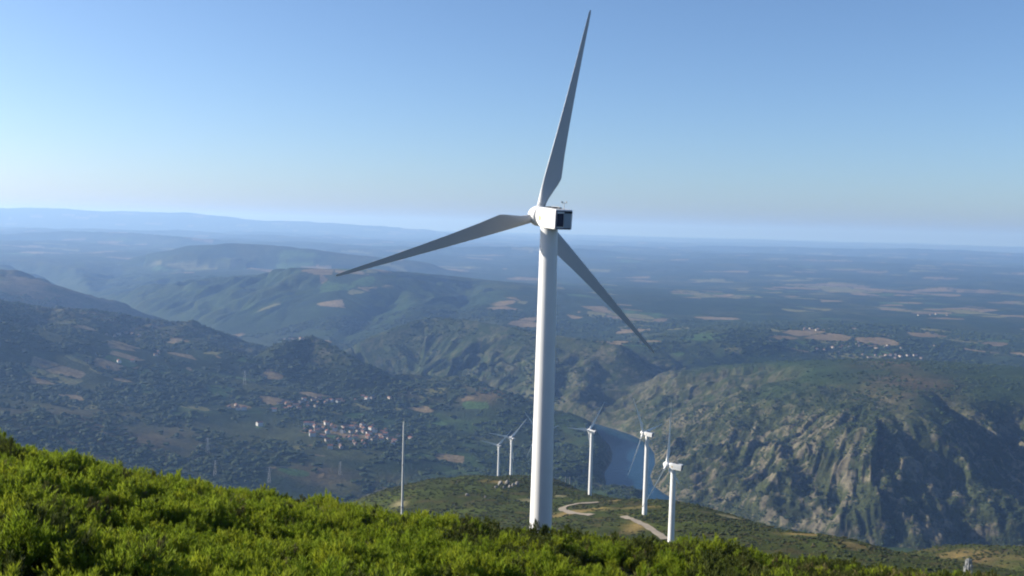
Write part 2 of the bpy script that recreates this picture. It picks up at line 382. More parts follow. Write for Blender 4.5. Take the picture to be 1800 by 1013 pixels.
def bm_mesh(name, bm, mats, smooth=False):
    me = bpy.data.meshes.new(name); bmesh.ops.recalc_face_normals(bm, faces=bm.faces); bm.to_mesh(me); bm.free()
    for m in mats: me.materials.append(m)
    if smooth:
        for p in me.polygons: p.use_smooth = True
    return me
def bm_box(bm, c, s, mi=0, M=None):
    r = bmesh.ops.create_cube(bm, size=1); vs = r['verts']
    for v in vs:
        v.co = Vector((v.co.x*s[0]+c[0], v.co.y*s[1]+c[1], v.co.z*s[2]+c[2]))
        if M is not None: v.co = M @ v.co
    for f in {f for v in vs for f in v.link_faces}: f.material_index = mi
def bm_tube(bm, a, b, ra, rb=None, n=6):
    rb = ra if rb is None else rb; a = Vector(a); b = Vector(b); d = (b-a).normalized()
    x = d.orthogonal().normalized(); y = d.cross(x)
    R1 = [bm.verts.new(a+(x*math.cos(t)+y*math.sin(t))*ra) for t in [2*math.pi*i/n for i in range(n)]]
    R2 = [bm.verts.new(b+(x*math.cos(t)+y*math.sin(t))*rb) for t in [2*math.pi*i/n for i in range(n)]]
    for i in range(n): bm.faces.new((R1[i], R1[(i+1) % n], R2[(i+1) % n], R2[i]))
    bm.faces.new(R1[::-1]); bm.faces.new(R2)
def bm_loft(bm, rings, caps=True, mi=0):
    R = [[bm.verts.new(p) for p in r] for r in rings]; n = len(R[0])
    for a, b in zip(R[:-1], R[1:]):
        for i in range(n):
            f = bm.faces.new((a[i], a[(i+1) % n], b[(i+1) % n], b[i])); f.material_index = mi
    if caps:
        bm.faces.new(R[0][::-1]).material_index = mi; bm.faces.new(R[-1]).material_index = mi

# ------------------------------------------------------------------ far terrain meshes
fine = np.radians(np.linspace(-30.5, 30.5, 820))
side = np.radians(np.linspace(31.5, 72, 34))
TH = np.r_[-side[::-1], fine, side]
DD = np.r_[np.linspace(1250, 1850, 36)[:-1], np.linspace(1850, 3300, 340)[:-1], np.linspace(3300, 5600, 220)[:-1], np.linspace(5600, 9000, 130)[:-1], np.geomspace(9000, 22000, 90)[:-1], np.linspace(22000, 58000, 72)]
TT, RR = np.meshgrid(TH, DD)
X = (RR*np.sin(TT)).ravel(); Y = (RR*np.cos(TT)).ravel()
Z, rock, cut, drv, right, rib, crag = terrain(X, Y, True)
Dm = np.hypot(X, Y); THf = np.arctan2(X, Y)
nr, nc = len(DD), len(TH)

# land-cover colour (what grows there), no shading
FOREST = np.array([.016, .029, .013]); SCRUB = np.array([.045, .053, .023]); GREEN = np.array([.040, .072, .026]); HEATHB = np.array([.085, .064, .044])
TAN = np.array([.17, .128, .085]); TANG = np.array([.14, .135, .065]); ROCKC = np.array([.150, .132, .112]); EARTH = np.array([.15, .105, .07])
def mixc(c, to, w): return c*(1-w[:, None]) + to*w[:, None]
def patch(px, py, rx, ry, fn=terrain, d0=1700, d1=30000):
    """mask of a spot of land, as a soft ellipse on the ground round the point"""
    p = hit(px, py, fn, d0, d1)
    if p is None: return 0*X
    D = math.hypot(p[0], p[1]); u = np.array([p[0], p[1]])/D
    a = ((X-p[0])*u[1]-(Y-p[1])*u[0])/(rx/1800*D); tl = max(.05, -p[2]/D)
    b = ((X-p[0])*u[0]+(Y-p[1])*u[1])/(ry/1800*D/tl)
    return np.exp(-(a*a+b*b))
def ground_cover():
    c = np.tile(FOREST, (len(X), 1))
    n1 = fbm(X/420, Y/420, 4, 101); n2 = fbm(X/130, Y/130, 4, 111); n3 = fbm(X/1500, Y/1500, 3, 121)
    c = mixc(c, SCRUB, sstep(-.12, .28, n1+.5*n2))
    c = mixc(c, GREEN, sstep(.1, .45, n2-.4*n1)*.7)
    plain = sstep(3600, 4600, Dm)*(1-cut)
    c = mixc(c, FOREST*1.15, plain*sstep(.25, -.25, n3+.4*n1)*.8)
    # the near rocky mountain's top: smooth green plantation
    gtop = right*(1-cut); c = mixc(c, np.array([.027, .046, .018]), gtop*.8)
    c = mixc(c, FOREST*1.35, cut*(1-right)*sstep(3300, 3900, Dm)*.7)
    # heath-brown slopes
    vb = np.zeros(len(X))
    for q in ((190, 765, 150, 40), (40, 535, 160, 26), (200, 560, 110, 14), (720, 689, 80, 6), (860, 690, 60, 8), (690, 862, 40, 22), (1560, 640, 50, 10), (1600, 680, 70, 20), (560, 835, 60, 14)): vb = np.maximum(vb, patch(*q))
    c = mixc(c, HEATHB, np.clip(vb*1.5*(.6+n2), 0, .85))
    kn = np.maximum(patch(590, 648, 75, 26), patch(650, 668, 60, 16)); c = mixc(c, FOREST*.75, np.clip(kn*1.8, 0, .95))
    # fields
    size = np.where(Dm < 4200, 60., np.where(Dm < 8000, 150., 320.))
    fm = np.zeros(len(X)); 
    for q in ((560, 715, 150, 12), (600, 762, 120, 16), (640, 730, 90, 14), (720, 725, 60, 10), (560, 790, 50, 8), (250, 590, 90, 12), (300, 590, 60, 8), (400, 630, 80, 8), (515, 598, 30, 5), (740, 800, 40, 10), (500, 830, 60, 8), (430, 700, 40, 6), (220, 640, 160, 30), (450, 660, 100, 10)):
        fm = np.maximum(fm, .5*patch(*q))
    big = np.zeros(len(X))
    for q in ((1400, 606, 44, 5), (1500, 606, 80, 6), (1560, 626, 70, 4), (1480, 584, 100, 5), (1105, 604, 60, 5), (1010, 606, 80, 4), (1100, 555, 70, 8), (1260, 520, 70, 8), (330, 473, 60, 3), (500, 472, 80, 3), (640, 475, 60, 3), (780, 470, 90, 3), (620, 490, 60, 5), (880, 530, 60, 6), (1700, 598, 80, 7), (1650, 545, 90, 8), (1480, 510, 120, 10)):
        big = np.maximum(big, patch(*q))
    fm = np.maximum(fm, .75*np.clip(big*1.3, 0, 1))
    fm = np.maximum(fm, plain*(.06+.20*sstep(0, .35, n3)))
    for sc, sd_ in ((75., 200), (170., 220), (360., 240)):
        wx = X/sc*1.0+n2*.25; wy = Y/(sc*.8)+n1*.25
        a, b2, gap = cells(wx, wy, sd_)
        use = {75.: Dm < 4000, 170.: (Dm >= 4000) & (Dm < 8500), 360.: Dm >= 8500}[sc]
        on = use*(a < fm)*sstep(.03, .10, gap)*sstep(.3, .05, cut)
        fc = TAN[None]*(.75+.5*b2[:, None]); fc = np.where((b2 < .3)[:, None], TANG[None], fc); fc = np.where((b2 > .82)[:, None], GREEN[None]*1.2, fc)
        c = c*(1-on[:, None]) + fc*on[:, None]
    # rock on the gorge walls
    rk = rock*sstep(.06, .36, rib*.7+crag*.6+n2*.6+1.3*fbm(X/26, Y/26, 4, 131, .7))
    c = mixc(c, np.array([.038, .045, .021]), rock*.8)
    c = mixc(c, ROCKC*.9, np.clip(rk*.85, 0, 1))
    c = mixc(c, ROCKC*.9, sstep(62, 54, drv)*.6*(Dm < 3400))
    c[:, 2] *= .8
    return np.clip(c*.85, .006, .6), fm
COVER, FM = ground_cover()
Q = grid_quads(nr, nc)
qi = Q[:, 0]; qd = Dm[qi]; qx = X[qi]; qth = THf[qi]
rx_side = polydist(X[qi], Y[qi], RIVER)  # nearest point along the river decides which bank
nodes = np.array(RIVER); cs = np.r_[0, np.cumsum(np.hypot(*np.diff(nodes[:, :2], axis=0).T))]
k_ = np.clip(np.searchsorted(cs, rx_side[2])-1, 0, len(nodes)-2)
seg = nodes[k_+1]-nodes[k_]
bank = seg[:, 0]*(Y[qi]-nodes[k_, 1])-seg[:, 1]*(X[qi]-nodes[k_, 0])      # >0 left bank looking upstream
lab = np.zeros(len(qi), int)                       # 0 left valley side
lab[bank < 0] = 1                                  # opposite bank, gorge hills
lab[(bank < 0) & (right[qi] > .25)] = 2            # rocky mountainside
lab[(lab == 1) & (cut[qi] < .15) & (qd > 3500)] = 3
lab[(qd > 7500)] = 3                               # plateau plain
lab[(qd > 21000)] = 4                              # far ranges
for k, (nm, lb) in enumerate((('valley_side', 'wooded valley side with scattered fields left of the river'), ('gorge_hills', 'blue hazed wooded gorge hills across the river'),
                          ('rocky_mountainside', 'steep rocky mountainside right of the river with gullies'), ('plateau_land', 'hazy plateau of woods and tan fields reaching to the horizon'), ('far_mountains', 'pale blue mountains on the horizon'))):
    F = Q[lab == k]; used, inv = np.unique(F, return_inverse=True)
    me = mesh_np(nm, np.c_[X, Y, Z][used], inv.reshape(-1, 4), [M_land], True, {'cover': COVER[used]})
    tag(link(nm, me), lb, None, None, 'structure')

# river surface: one strip along the lower river
rn = np.array(RIVER[:25])[:, :2]; P = []
for a, b in zip(rn[:-1], rn[1:]):
    L = np.hypot(*(b-a)); 
    for t in np.arange(0, 1, 40/L): P.append(a+(b-a)*t)
P = np.array(P); T_ = np.gradient(P, axis=0); T_ /= np.hypot(*T_.T)[:, None]; Nn = np.c_[-T_[:, 1], T_[:, 0]]
us = np.linspace(-70, 70, 7); V = (P[:, None]+Nn[:, None]*us[None, :, None]).reshape(-1, 2)
me = mesh_np('river', np.c_[V, np.full(len(V), RZ)], grid_quads(len(P), 7), [mw], True)
tag(link('river', me), 'dark blue river bending through the gorge', None, None, 'structure')

# ------------------------------------------------------------------ near terrain meshes
thn = np.r_[np.radians(np.linspace(-180, -42, 50))[:-1], np.radians(np.linspace(-42, 42, 520)), np.radians(np.linspace(42, 180, 50))[1:]]
dn = np.r_[np.geomspace(.4, 12, 22)[:-1], np.geomspace(12, 260, 110)[:-1], np.linspace(260, 1150, 190)[:-1], np.linspace(1150, 1750, 40)]
TT, RR = np.meshgrid(thn, dn); XN = (RR*np.sin(TT)).ravel(); YN = (RR*np.cos(TT)).ravel(); ZN = nearz(XN, YN); DN = np.hypot(XN, YN)
def near_cover():
    c = np.tile(np.array([.046, .056, .018]), (len(XN), 1))
    n1 = fbm(XN/60, YN/60, 4, 141); n2 = fbm(XN/17, YN/17, 3, 151)
    c = mixc(c, np.array([.068, .088, .024]), sstep(-.1, .3, n1)*.7)
    c = mixc(c, np.array([.075, .06, .033]), sstep(.1, .4, n2-n1*.5)*.7)
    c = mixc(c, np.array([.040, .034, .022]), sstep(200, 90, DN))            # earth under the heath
    def bare(px, py, rx, ry, col, w=1.):
        nonlocal c
        p = hit(px, py, nearz, 280, 1500)
        if p is None: return
        D = math.hypot(p[0], p[1]); u = p[:2]/D
        a = ((XN-p[0])*u[1]-(YN-p[1])*u[0])/(rx/1800*D); b = ((XN-p[0])*u[0]+(YN-p[1])*u[1])/(ry/1800*D/.13)
        c = mixc(c, np.array(col), np.clip(w*1.4*np.exp(-(a*a+b*b))*(.8+n2)-.15, 0, .95))
    sand = (.26, .19, .10); pale = (.36, .31, .24)
    for q in ((1000, 856, 36, 5, EARTH), (1282, 909, 22, 4, pale), (1360, 925, 30, 3, sand), (1430, 940, 50, 6, sand), (1500, 958, 40, 6, sand, .7), (1000, 903, 45, 4, sand), (1040, 897, 35, 5, sand, .9), (1115, 925, 26, 9, sand, .8), (985, 872, 14, 2, pale),
              (1090, 880, 22, 2, sand, .9), (1130, 892, 30, 3, sand), (870, 848, 26, 2, sand), (700, 888, 16, 4, pale, .7), (1060, 873, 18, 2, sand), (1720, 985, 80, 12, EARTH, .6), (1690, 975, 30, 5, sand, .7), (1100, 905, 18, 3, sand, .6), (925, 880, 16, 2, pale)): bare(*q)
    c = c*np.array([.80, .80, .55])
    return np.clip(c, .008, .6)
NCOV = near_cover(); QN = grid_quads(len(dn), len(thn)); dq = DN[QN[:, 0]]
for nm, lb, ms in (('hilltop', 'near hilltop slope under the bright green heath', dq < 260), ('ridge', 'heath covered ridge falling away below the turbines', dq >= 260)):
    F = QN[ms]; used, inv = np.unique(F, return_inverse=True)
    tag(link(nm, mesh_np(nm, np.c_[XN, YN, ZN][used], inv.reshape(-1, 4), [M_near], True, {'cover': NCOV[used]})), lb, None, None, 'structure')

# dirt tracks draped on the ridge
def track(name, label, pts, w, d0=300):
    W_ = [hit(px, py, nearz, d0, 1500) for px, py in pts]; W_ = np.array([p for p in W_ if p is not None])[:, :2]
    P = []
    for a, b in zip(W_[:-1], W_[1:]):
        n = max(2, int(np.hypot(*(b-a))/3))
        for t in np.linspace(0, 1, n, endpoint=False): P.append(a+(b-a)*t)
    P = np.array(P)
    for _ in range(6): P[1:-1] = (P[:-2]+2*P[1:-1]+P[2:])/4
    T_ = np.gradient(P, axis=0); T_ /= np.maximum(1e-6, np.hypot(*T_.T))[:, None]; Nn = np.c_[-T_[:, 1], T_[:, 0]]
    us = np.linspace(-w, w, 5); V = (P[:, None]+Nn[:, None]*(us[None, :, None]*(1+.25*perlin(np.arange(len(P))*.3, np.zeros(len(P)))[:, None, None]))).reshape(-1, 2)
    z = nearz(V[:, 0], V[:, 1])+.55
    me = mesh_np(name, np.c_[V, z], grid_quads(len(P), 5), [M_track], True)
    tag(link(name, me), label, None, None, 'structure')
track('dirt_track', 'pale dirt track bending across the ridge behind the big tower', [(1052, 884), (1025, 886), (1000, 889), (986, 894), (992, 899), (1003, 903), (1022, 905), (1045, 908)], 2.7)
track('dirt_track', 'straight pale dirt track running down towards the nearest small turbine', [(1096, 909), (1108, 914), (1125, 921), (1140, 930), (1152, 938), (1163, 945), (1172, 953)], 2.4)

# ------------------------------------------------------------------ scattering (ground cover, woods)
def scatter(name, label, pts, rz, scl, idx, protos):
    me = bpy.data.meshes.new(name); me.vertices.add(len(pts)); me.vertices.foreach_set('co', np.asarray(pts, np.float32).ravel())
    a = me.attributes.new('turn', 'FLOAT_VECTOR', 'POINT'); a.data.foreach_set('vector', np.asarray(rz, np.float32).ravel())
    a = me.attributes.new('size', 'FLOAT_VECTOR', 'POINT'); a.data.foreach_set('vector', np.asarray(scl, np.float32).ravel())
    a = me.attributes.new('pick', 'INT', 'POINT'); a.data.foreach_set('value', np.asarray(idx, np.int32))
    coll = bpy.data.collections.new(name+'_kinds')
    for i, pm in enumerate(protos): coll.objects.link(bpy.data.objects.new('%s_kind_%02d' % (name, i), pm))
    ob = link(name, me); tag(ob, label, None, None, 'stuff')
    g = bpy.data.node_groups.new(name+'_scatter', 'GeometryNodeTree')
    g.interface.new_socket('Geometry', in_out='INPUT', socket_type='NodeSocketGeometry'); g.interface.new_socket('Geometry', in_out='OUTPUT', socket_type='NodeSocketGeometry')
    N = g.nodes; gi = N.new('NodeGroupInput'); go = N.new('NodeGroupOutput'); ci = N.new('GeometryNodeCollectionInfo'); ip = N.new('GeometryNodeInstanceOnPoints')
    ci.inputs['Collection'].default_value = coll; ci.inputs['Separate Children'].default_value = True; ci.inputs['Reset Children'].default_value = True
    def na(nm, ty):
        q = N.new('GeometryNodeInputNamedAttribute'); q.data_type = ty; q.inputs['Name'].default_value = nm; return q.outputs[0]
    l = g.links
    l.new(gi.outputs[0], ip.inputs['Points']); l.new(ci.outputs[0], ip.inputs['Instance']); ip.inputs['Pick Instance'].default_value = True
    l.new(na('pick', 'INT'), ip.inputs['Instance Index']); l.new(na('turn', 'FLOAT_VECTOR'), ip.inputs['Rotation']); l.new(na('size', 'FLOAT_VECTOR'), ip.inputs['Scale'])
    l.new(ip.outputs[0], go.inputs[0])
    md = ob.modifiers.new('scatter', 'NODES'); md.node_group = g
    return ob
def heath_clump(seed, n=24, mat=None, hgt=.8, rad=.62):
    """a bush of upright leafy plumes, each a spindle of narrow shoots, over bare woody stems"""
    r = np.random.default_rng(seed); V = []; Q = []; tone = []
    for i in range(n):
        a = r.uniform(0, 2*np.pi); q = math.sqrt(r.uniform(0, 1)); x = rad*q*math.cos(a); y = rad*q*math.sin(a)
        top = hgt*(1-.45*q*q)*r.uniform(.7, 1.2); L = r.uniform(.35, .7)*hgt; rp = r.uniform(.045, .085)
        ax = np.array([math.cos(a)*q*.45+r.normal()*.12, math.sin(a)*q*.45+r.normal()*.12, 1.0]); ax /= np.linalg.norm(ax)
        tip = np.array([x, y, top]); pt = r.uniform(.78, 1.2)
        for k in range(40):
            u = r.uniform(0, 1)**.8; b = r.uniform(0, 2*np.pi); out = np.array([math.cos(b), math.sin(b), 0])
            base = tip-ax*L*(1-u*.75); w = r.uniform(.008, .016); l = r.uniform(.09, .17)
            d = ax+out*r.uniform(.1, .55); d /= np.linalg.norm(d)
            e = base+out*rp*(1-u*.7)+d*l; m = base+out*rp*.6*(1-u*.7)+d*l*.45
            c = r.uniform(0, 2*np.pi); s = np.array([math.cos(c), math.sin(c), 0])*w
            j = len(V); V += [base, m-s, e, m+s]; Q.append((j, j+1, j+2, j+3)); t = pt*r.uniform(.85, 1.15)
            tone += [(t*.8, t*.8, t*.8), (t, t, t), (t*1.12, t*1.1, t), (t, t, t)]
        s = np.array([-math.sin(a), math.cos(a), 0])*.012; p0 = np.array([x*.4, y*.4, 0]); p1 = tip-ax*L*.5
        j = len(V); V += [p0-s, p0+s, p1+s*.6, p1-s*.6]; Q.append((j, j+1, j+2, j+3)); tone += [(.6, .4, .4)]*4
    return mesh_np('heath_clump', np.array(V), np.array(Q), [mat], False, {'tone': np.array(tone)})
def blob(seed, mat, nl=5, flat=.8, sub=2, rough=.35):
    """lumpy crown of overlapping clumps"""
    r = np.random.default_rng(seed); bm = bmesh.new(); tn = []
    for k in range(nl):
        c = Vector((r.normal()*.34, r.normal()*.34, .45+r.uniform(-.12, .3))); s = r.uniform(.38, .62)
        vs = bmesh.ops.create_icosphere(bm, subdivisions=sub, radius=s)['verts']
        for v in vs:
            v.co = Vector((v.co.x, v.co.y, v.co.z*flat))*(1+rough*(r.uniform()-.5)*1.3)+c
            v.co.z = max(v.co.z, -.02)
        t = r.uniform(.75, 1.25); tn += [t]*len(vs)
    me = bpy.data.meshes.new('crown'); bm.to_mesh(me); bm.free(); me.materials.append(mat)
    a = me.attributes.new('tone', 'FLOAT_COLOR', 'POINT'); tn = np.array(tn); a.data.foreach_set('color', np.c_[tn, tn, tn, np.ones(len(tn))].astype(np.float32).ravel())
    return me

def polar_pts(n, th0, th1, D0, D1, r):
    th = r.uniform(th0, th1, n); D = np.sqrt(r.uniform(D0*D0, D1*D1, n)); return D*np.sin(th), D*np.cos(th), D, th
# heath on the near hill
r = np.random.default_rng(21)
hx, hy, hD, hth = polar_pts(30000, -.72, .72, 7, 105, r)
hn = fbm(hx/6.5, hy/2.4, 3, 171)*1.25; hn2 = fbm(hx/18, hy/12, 3, 181)
keep = (hn > -.26+.10*r.normal(size=len(hx))) & (r.uniform(size=len(hx)) < np.where(hD > 60, .5, 1.0))
hx, hy, hD, hth, hn, hn2 = [q[keep] for q in (hx, hy, hD, hth, hn, hn2)]
hz = nearz(hx, hy)
sc = (.80+.95*np.clip(hn+.12, -.3, .8)+.14*r.normal(size=len(hx))).clip(.4, 1.7)*.85
brown = r.uniform(size=len(hx)) < .04+.55*sstep(.02, .26, hth)*sstep(-.05, .25, hn2)*sstep(22, 38, hD)
dull = r.uniform(size=len(hx)) < .08+.16*sstep(-.05, .3, -hn2)+.62*sstep(.04, .22, hth)*sstep(20, 38, hD)+.75*sstep(.10, .03, np.abs(hth-.01))*sstep(32, 42, hD)
idx = np.where(brown, 5+r.integers(0, 2, len(hx)), np.where(dull, 7+r.integers(0, 2, len(hx)), r.integers(0, 5, len(hx))))
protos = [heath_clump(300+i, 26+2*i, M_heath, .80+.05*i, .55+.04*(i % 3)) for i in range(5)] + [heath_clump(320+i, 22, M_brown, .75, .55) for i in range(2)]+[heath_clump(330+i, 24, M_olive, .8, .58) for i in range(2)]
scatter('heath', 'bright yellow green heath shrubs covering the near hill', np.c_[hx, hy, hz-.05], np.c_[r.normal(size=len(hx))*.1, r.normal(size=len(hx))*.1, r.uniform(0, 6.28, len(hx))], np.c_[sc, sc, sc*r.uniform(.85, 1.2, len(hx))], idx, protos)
print('heath', len(hx))
# dry grass along the left brow of the hill
def straw_mesh(seed):
    r2 = np.random.default_rng(seed); V = []; Q = []
    for i in range(34):
        a = r2.uniform(0, 6.28); q = r2.uniform(0, .22); p0 = np.array([q*math.cos(a), q*math.sin(a), 0]); h_ = r2.uniform(.2, .55)
        p1 = p0+np.array([r2.normal()*.12, r2.normal()*.12, h_]); b = r2.uniform(0, 6.28); s2 = np.array([math.cos(b), math.sin(b), 0])*.007
        j = len(V); V += [p0-s2, p0+s2, p1+s2*2.2, p1-s2*2.2]; Q.append((j, j+1, j+2, j+3))
    return mesh_np('straw_tuft', np.array(V), np.array(Q), [M_straw], False)
n = 300; gth = np.concatenate([r.uniform(math.atan(-.37), math.atan(-.26), n//2), r.uniform(math.atan(-.245), math.atan(-.12), n-n//2)]); gD = r.uniform(46, 62, n)
gx, gy = gD*np.sin(gth), gD*np.cos(gth); ok = fbm(gx/5, gy/5, 2, 251) > -.05; gx, gy = gx[ok], gy[ok]; gs = r.uniform(.8, 1.5, len(gx))
scatter('dry_grass', 'pale dry grass along the left brow of the heath hill', np.c_[gx, gy, nearz(gx, gy)], np.c_[0*gx, 0*gx, r.uniform(0, 6.28, len(gx))], np.c_[gs, gs, gs], r.integers(0, 3, len(gx)), [straw_mesh(i) for i in range(3)])
# scrub on the ridge
sx, sy, sD, sth = polar_pts(52000, -.36, .62, 105, 1300, r)
sn = fbm(sx/38, sy/38, 4, 191)
# find bare ground and tracks from the cover colour
def near_bare(x, y):
    ti = np.clip(np.searchsorted(thn, np.arctan2(x, y)), 0, len(thn)-1); di = np.clip(np.searchsorted(dn, np.hypot(x, y)), 0, len(dn)-1)
    return NCOV[di*len(thn)+ti, 0]
keep = (sn > -.22+.12*r.normal(size=len(sx))) & (near_bare(sx, sy) < .13)
for o in [o for o in COL.objects if o.name.startswith('dirt_track')]:
    vc = np.array([v.co[:2] for v in o.data.vertices])[2::5]
    dmin = np.full(len(sx), 1e9)
    for p in vc[::2]: dmin = np.minimum(dmin, np.hypot(sx-p[0], sy-p[1]))
    keep &= dmin > 5.5
sx, sy, sD, sn = sx[keep], sy[keep], sD[keep], sn[keep]
ss = r.uniform(.7, 1.7, len(sx))*(1+.5*np.clip(sn, -.3, .6))
scatter('ridge_scrub', 'low olive scrub covering the turbine ridge', np.c_[sx, sy, nearz(sx, sy)-.1], np.c_[0*sx, 0*sx, r.uniform(0, 6.28, len(sx))], np.c_[ss, ss, ss*.6], r.integers(0, 4, len(sx)), [blob(400+i, M_scrub, 4, .8, 1) for i in range(4)])
# woods in the valley and across the river
def cover_lookup(x, y, arr):
    ti = np.clip(np.searchsorted(TH, np.arctan2(x, y)), 0, nc-1); di = np.clip(np.searchsorted(DD, np.hypot(x, y)), 0, nr-1); return arr[di*nc+ti]
tp = [blob(500+i, M_tree, 5, .95, 1, .5) for i in range(6)]
tx, ty, tD, tth = polar_pts(120000, -.56, .56, 1600, 5200, r)
dens = fbm(tx/260, ty/260, 4, 201)+.35*fbm(tx/70, ty/70, 2, 205)
for px, py, rad in ((575, 640, 150), (625, 655, 120), (680, 674, 90)):
    p = hit(px, py, terrain, 2600, 4000)
    if p is not None: dens = dens+.6*np.exp(-((tx-p[0])**2+(ty-p[1])**2)/rad**2)
cr = cover_lookup(tx, ty, COVER[:, 0]); rk = cover_lookup(tx, ty, rock); rt = cover_lookup(tx, ty, right); dr = cover_lookup(tx, ty, drv)
ok = (dens > .0+.12*r.normal(size=len(tx))) & (cr < .12) & (r.uniform(size=len(tx)) > rk*.35) & (dr > 62)
tx, ty, tD, rt, rk = tx[ok], ty[ok], tD[ok], rt[ok], rk[ok]; tz = terrain(tx, ty)
ts = np.exp(r.normal(1.62, .38, len(tx))).clip(2.2, 11)*(1-.45*rt)*(1-.4*rk)
for nm, lb, ms in (('valley_woods', 'dark wood and hedgerow trees covering the valley side', rt < .5), ('mountain_woods', 'low green woods on the rocky mountain', rt >= .5)):
    n = int(ms.sum()); print(nm, n)
    scatter(nm, lb, np.c_[tx, ty, tz-.4][ms], np.c_[np.zeros(n), np.zeros(n), r.uniform(0, 6.28, n)], np.c_[ts*1.1, ts*1.1, ts*r.uniform(.5, .85, len(ts))][ms], r.integers(0, 6, n), tp)

gx, gy, gD, gth = polar_pts(90000, .04, .56, 1850, 2900, r)
rk = cover_lookup(gx, gy, rock); ok = (rk > .35) & (fbm(gx/45, gy/45, 3, 231)+.25*r.normal(size=len(gx)) > -.02) & (cover_lookup(gx, gy, drv) > 60) & (cover_lookup(gx, gy, COVER[:, 0]) < .10)
gx, gy = gx[ok], gy[ok]; gs = np.exp(r.normal(.55, .35, len(gx))).clip(.8, 4.0)
scatter('mountain_scrub', 'dark bushes dotted over the rocky mountainside', np.c_[gx, gy, terrain(gx, gy)-.2], np.c_[0*gx, 0*gx, r.uniform(0, 6.28, len(gx))], np.c_[gs, gs, gs*.8], r.integers(0, 6, len(gx)), tp)

# ------------------------------------------------------------------ wind turbines
HUB_F = 3.2
def tower_mesh(H=55):
    n = 48; zs = np.linspace(0, H-1.3, 14); V = []
    for z in zs:
        q = 1.62-(1.62-1.16)*z/H
        V += [(q*math.cos(2*math.pi*i/n), q*math.sin(2*math.pi*i/n), z) for i in range(n)]
    Q = [(k*n+i, k*n+(i+1) % n, (k+1)*n+(i+1) % n, (k+1)*n+i) for k in range(len(zs)-1) for i in range(n)]
    return mesh_np('tower', np.array(V), np.array(Q), [M_white], True)
def ring_mesh(r0, z0, h):
    bm = bmesh.new(); n = 40
    bm_loft(bm, [[Vector((q*math.cos(2*math.pi*i/n), q*math.sin(2*math.pi*i/n), z)) for i in range(n)] for q, z in ((r0-.03, z0-h), (r0+.012, z0-h), (r0+.012, z0+h), (r0-.03, z0+h))], False)
    return bm_mesh('flange', bm, [M_white])
def door_mesh():
    bm = bmesh.new(); bm_box(bm, (0, -1.6, 1.9), (.9, .12, 2.1)); bm_box(bm, (.3, -1.68, 1.9), (.05, .05, .25)); return bm_mesh('door', bm, [M_panelblue])
def rrect(w, h, y, z0, k=.22, n=4):
    pts = []
    for cx, cz, a0 in ((w/2-k, h/2-k, 0), (-w/2+k, h/2-k, 90), (-w/2+k, -h/2+k, 180), (w/2-k, -h/2+k, 270)):
        for i in range(n):
            a = math.radians(a0+90*i/(n-1)); pts.append(Vector((cx+k*math.cos(a), y, z0+cz+k*math.sin(a))))
    return pts
NREAR = -4.0
def nacelle_mesh():
    bm = bmesh.new()
    bm_loft(bm, [rrect(2.5, 2.5, NREAR, .02, .12), rrect(2.6, 2.62, NREAR+.15, .02, .16), rrect(2.66, 2.7, -1.2, .0, .2), rrect(2.62, 2.66, .3, .02, .25), rrect(2.45, 2.3, 1.3, .14, .5), rrect(2.2, 2.0, 1.95, .16, .8)])
    return bm_mesh('nacelle', bm, [M_white])
def nacelle_bits(par):
    def part(nm, boxes, mat):
        bm = bmesh.new()
        for c, s in boxes: bm_box(bm, c, s)
        return link(nm, bm_mesh(nm, bm, [mat]), par)
    part('rear_panel', [((.55, NREAR-.03, -.08), (1.0, .05, 1.9))], M_panelblue)
    part('rear_edge', [((-1.16, NREAR-.03, .02), (.14, .07, 2.3)), ((-.02, NREAR-.03, 1.1), (2.1, .06, .1)), ((0, NREAR-.03, -1.12), (2.1, .06, .12))], M_navy)
    part('vent_opening', [((-.52, NREAR-.03, -.05), (.95, .06, 1.7))], M_louver)
    part('vent_slat', [((-.52, NREAR-.075, z), (.9, .03, .05)) for z in np.linspace(-.75, .65, 8)], M_navy)
    part('top_louver', [((.62, NREAR-.06, .98), (1.1, .1, .26))], M_louver)
    part('roof_hatch', [((.1, -1.2, 1.43), (1.2, 1.6, .12)), ((.1, .35, 1.40), (.8, .7, .12))], M_louver)
    part('roof_rail', [((-.55, -2.6, 1.62), (.05, 2.2, .05)), ((-.55, -3.5, 1.5), (.05, .05, .3)), ((-.55, -1.6, 1.5), (.05, .05, .3))], M_galv)
    part('wind_sensor', [((.3, -3.3, 1.75), (.07, .07, .9)), ((.3, -3.3, 2.15), (.7, .05, .05)), ((.62, -3.3, 2.27), (.12, .12, .2)), ((-.02, -3.3, 2.27), (.3, .05, .16))], M_galv)
    part('lettering', [((-1.337, y, -.12), (.012, .36, h)) for y, h in ((-.5, .42), (-1.0, .36), (-1.5, .36), (-2.0, .42), (-2.5, .36), (-3.0, .42), (-3.45, .3))], M_grey)
    bm = bmesh.new(); bm_tube(bm, (-1.30, .25, -.1), (-1.345, .25, -.1), .34, .34, 16); link('emblem', bm_mesh('emblem', bm, [M_rust]), par)
def spinner_mesh():
    bm = bmesh.new(); n = 28
    prof = [(1.05, 2.0), (1.3, 2.05), (1.38, 2.6), (1.38, 3.5), (1.2, 4.1), (.85, 4.55), (.4, 4.8), (.05, 4.86)]
    bm_loft(bm, [[Vector((q*math.cos(2*math.pi*i/n), y, q*math.sin(2*math.pi*i/n))) for i in range(n)] for q, y in prof])
    return bm_mesh('spinner', bm, [M_white], True)
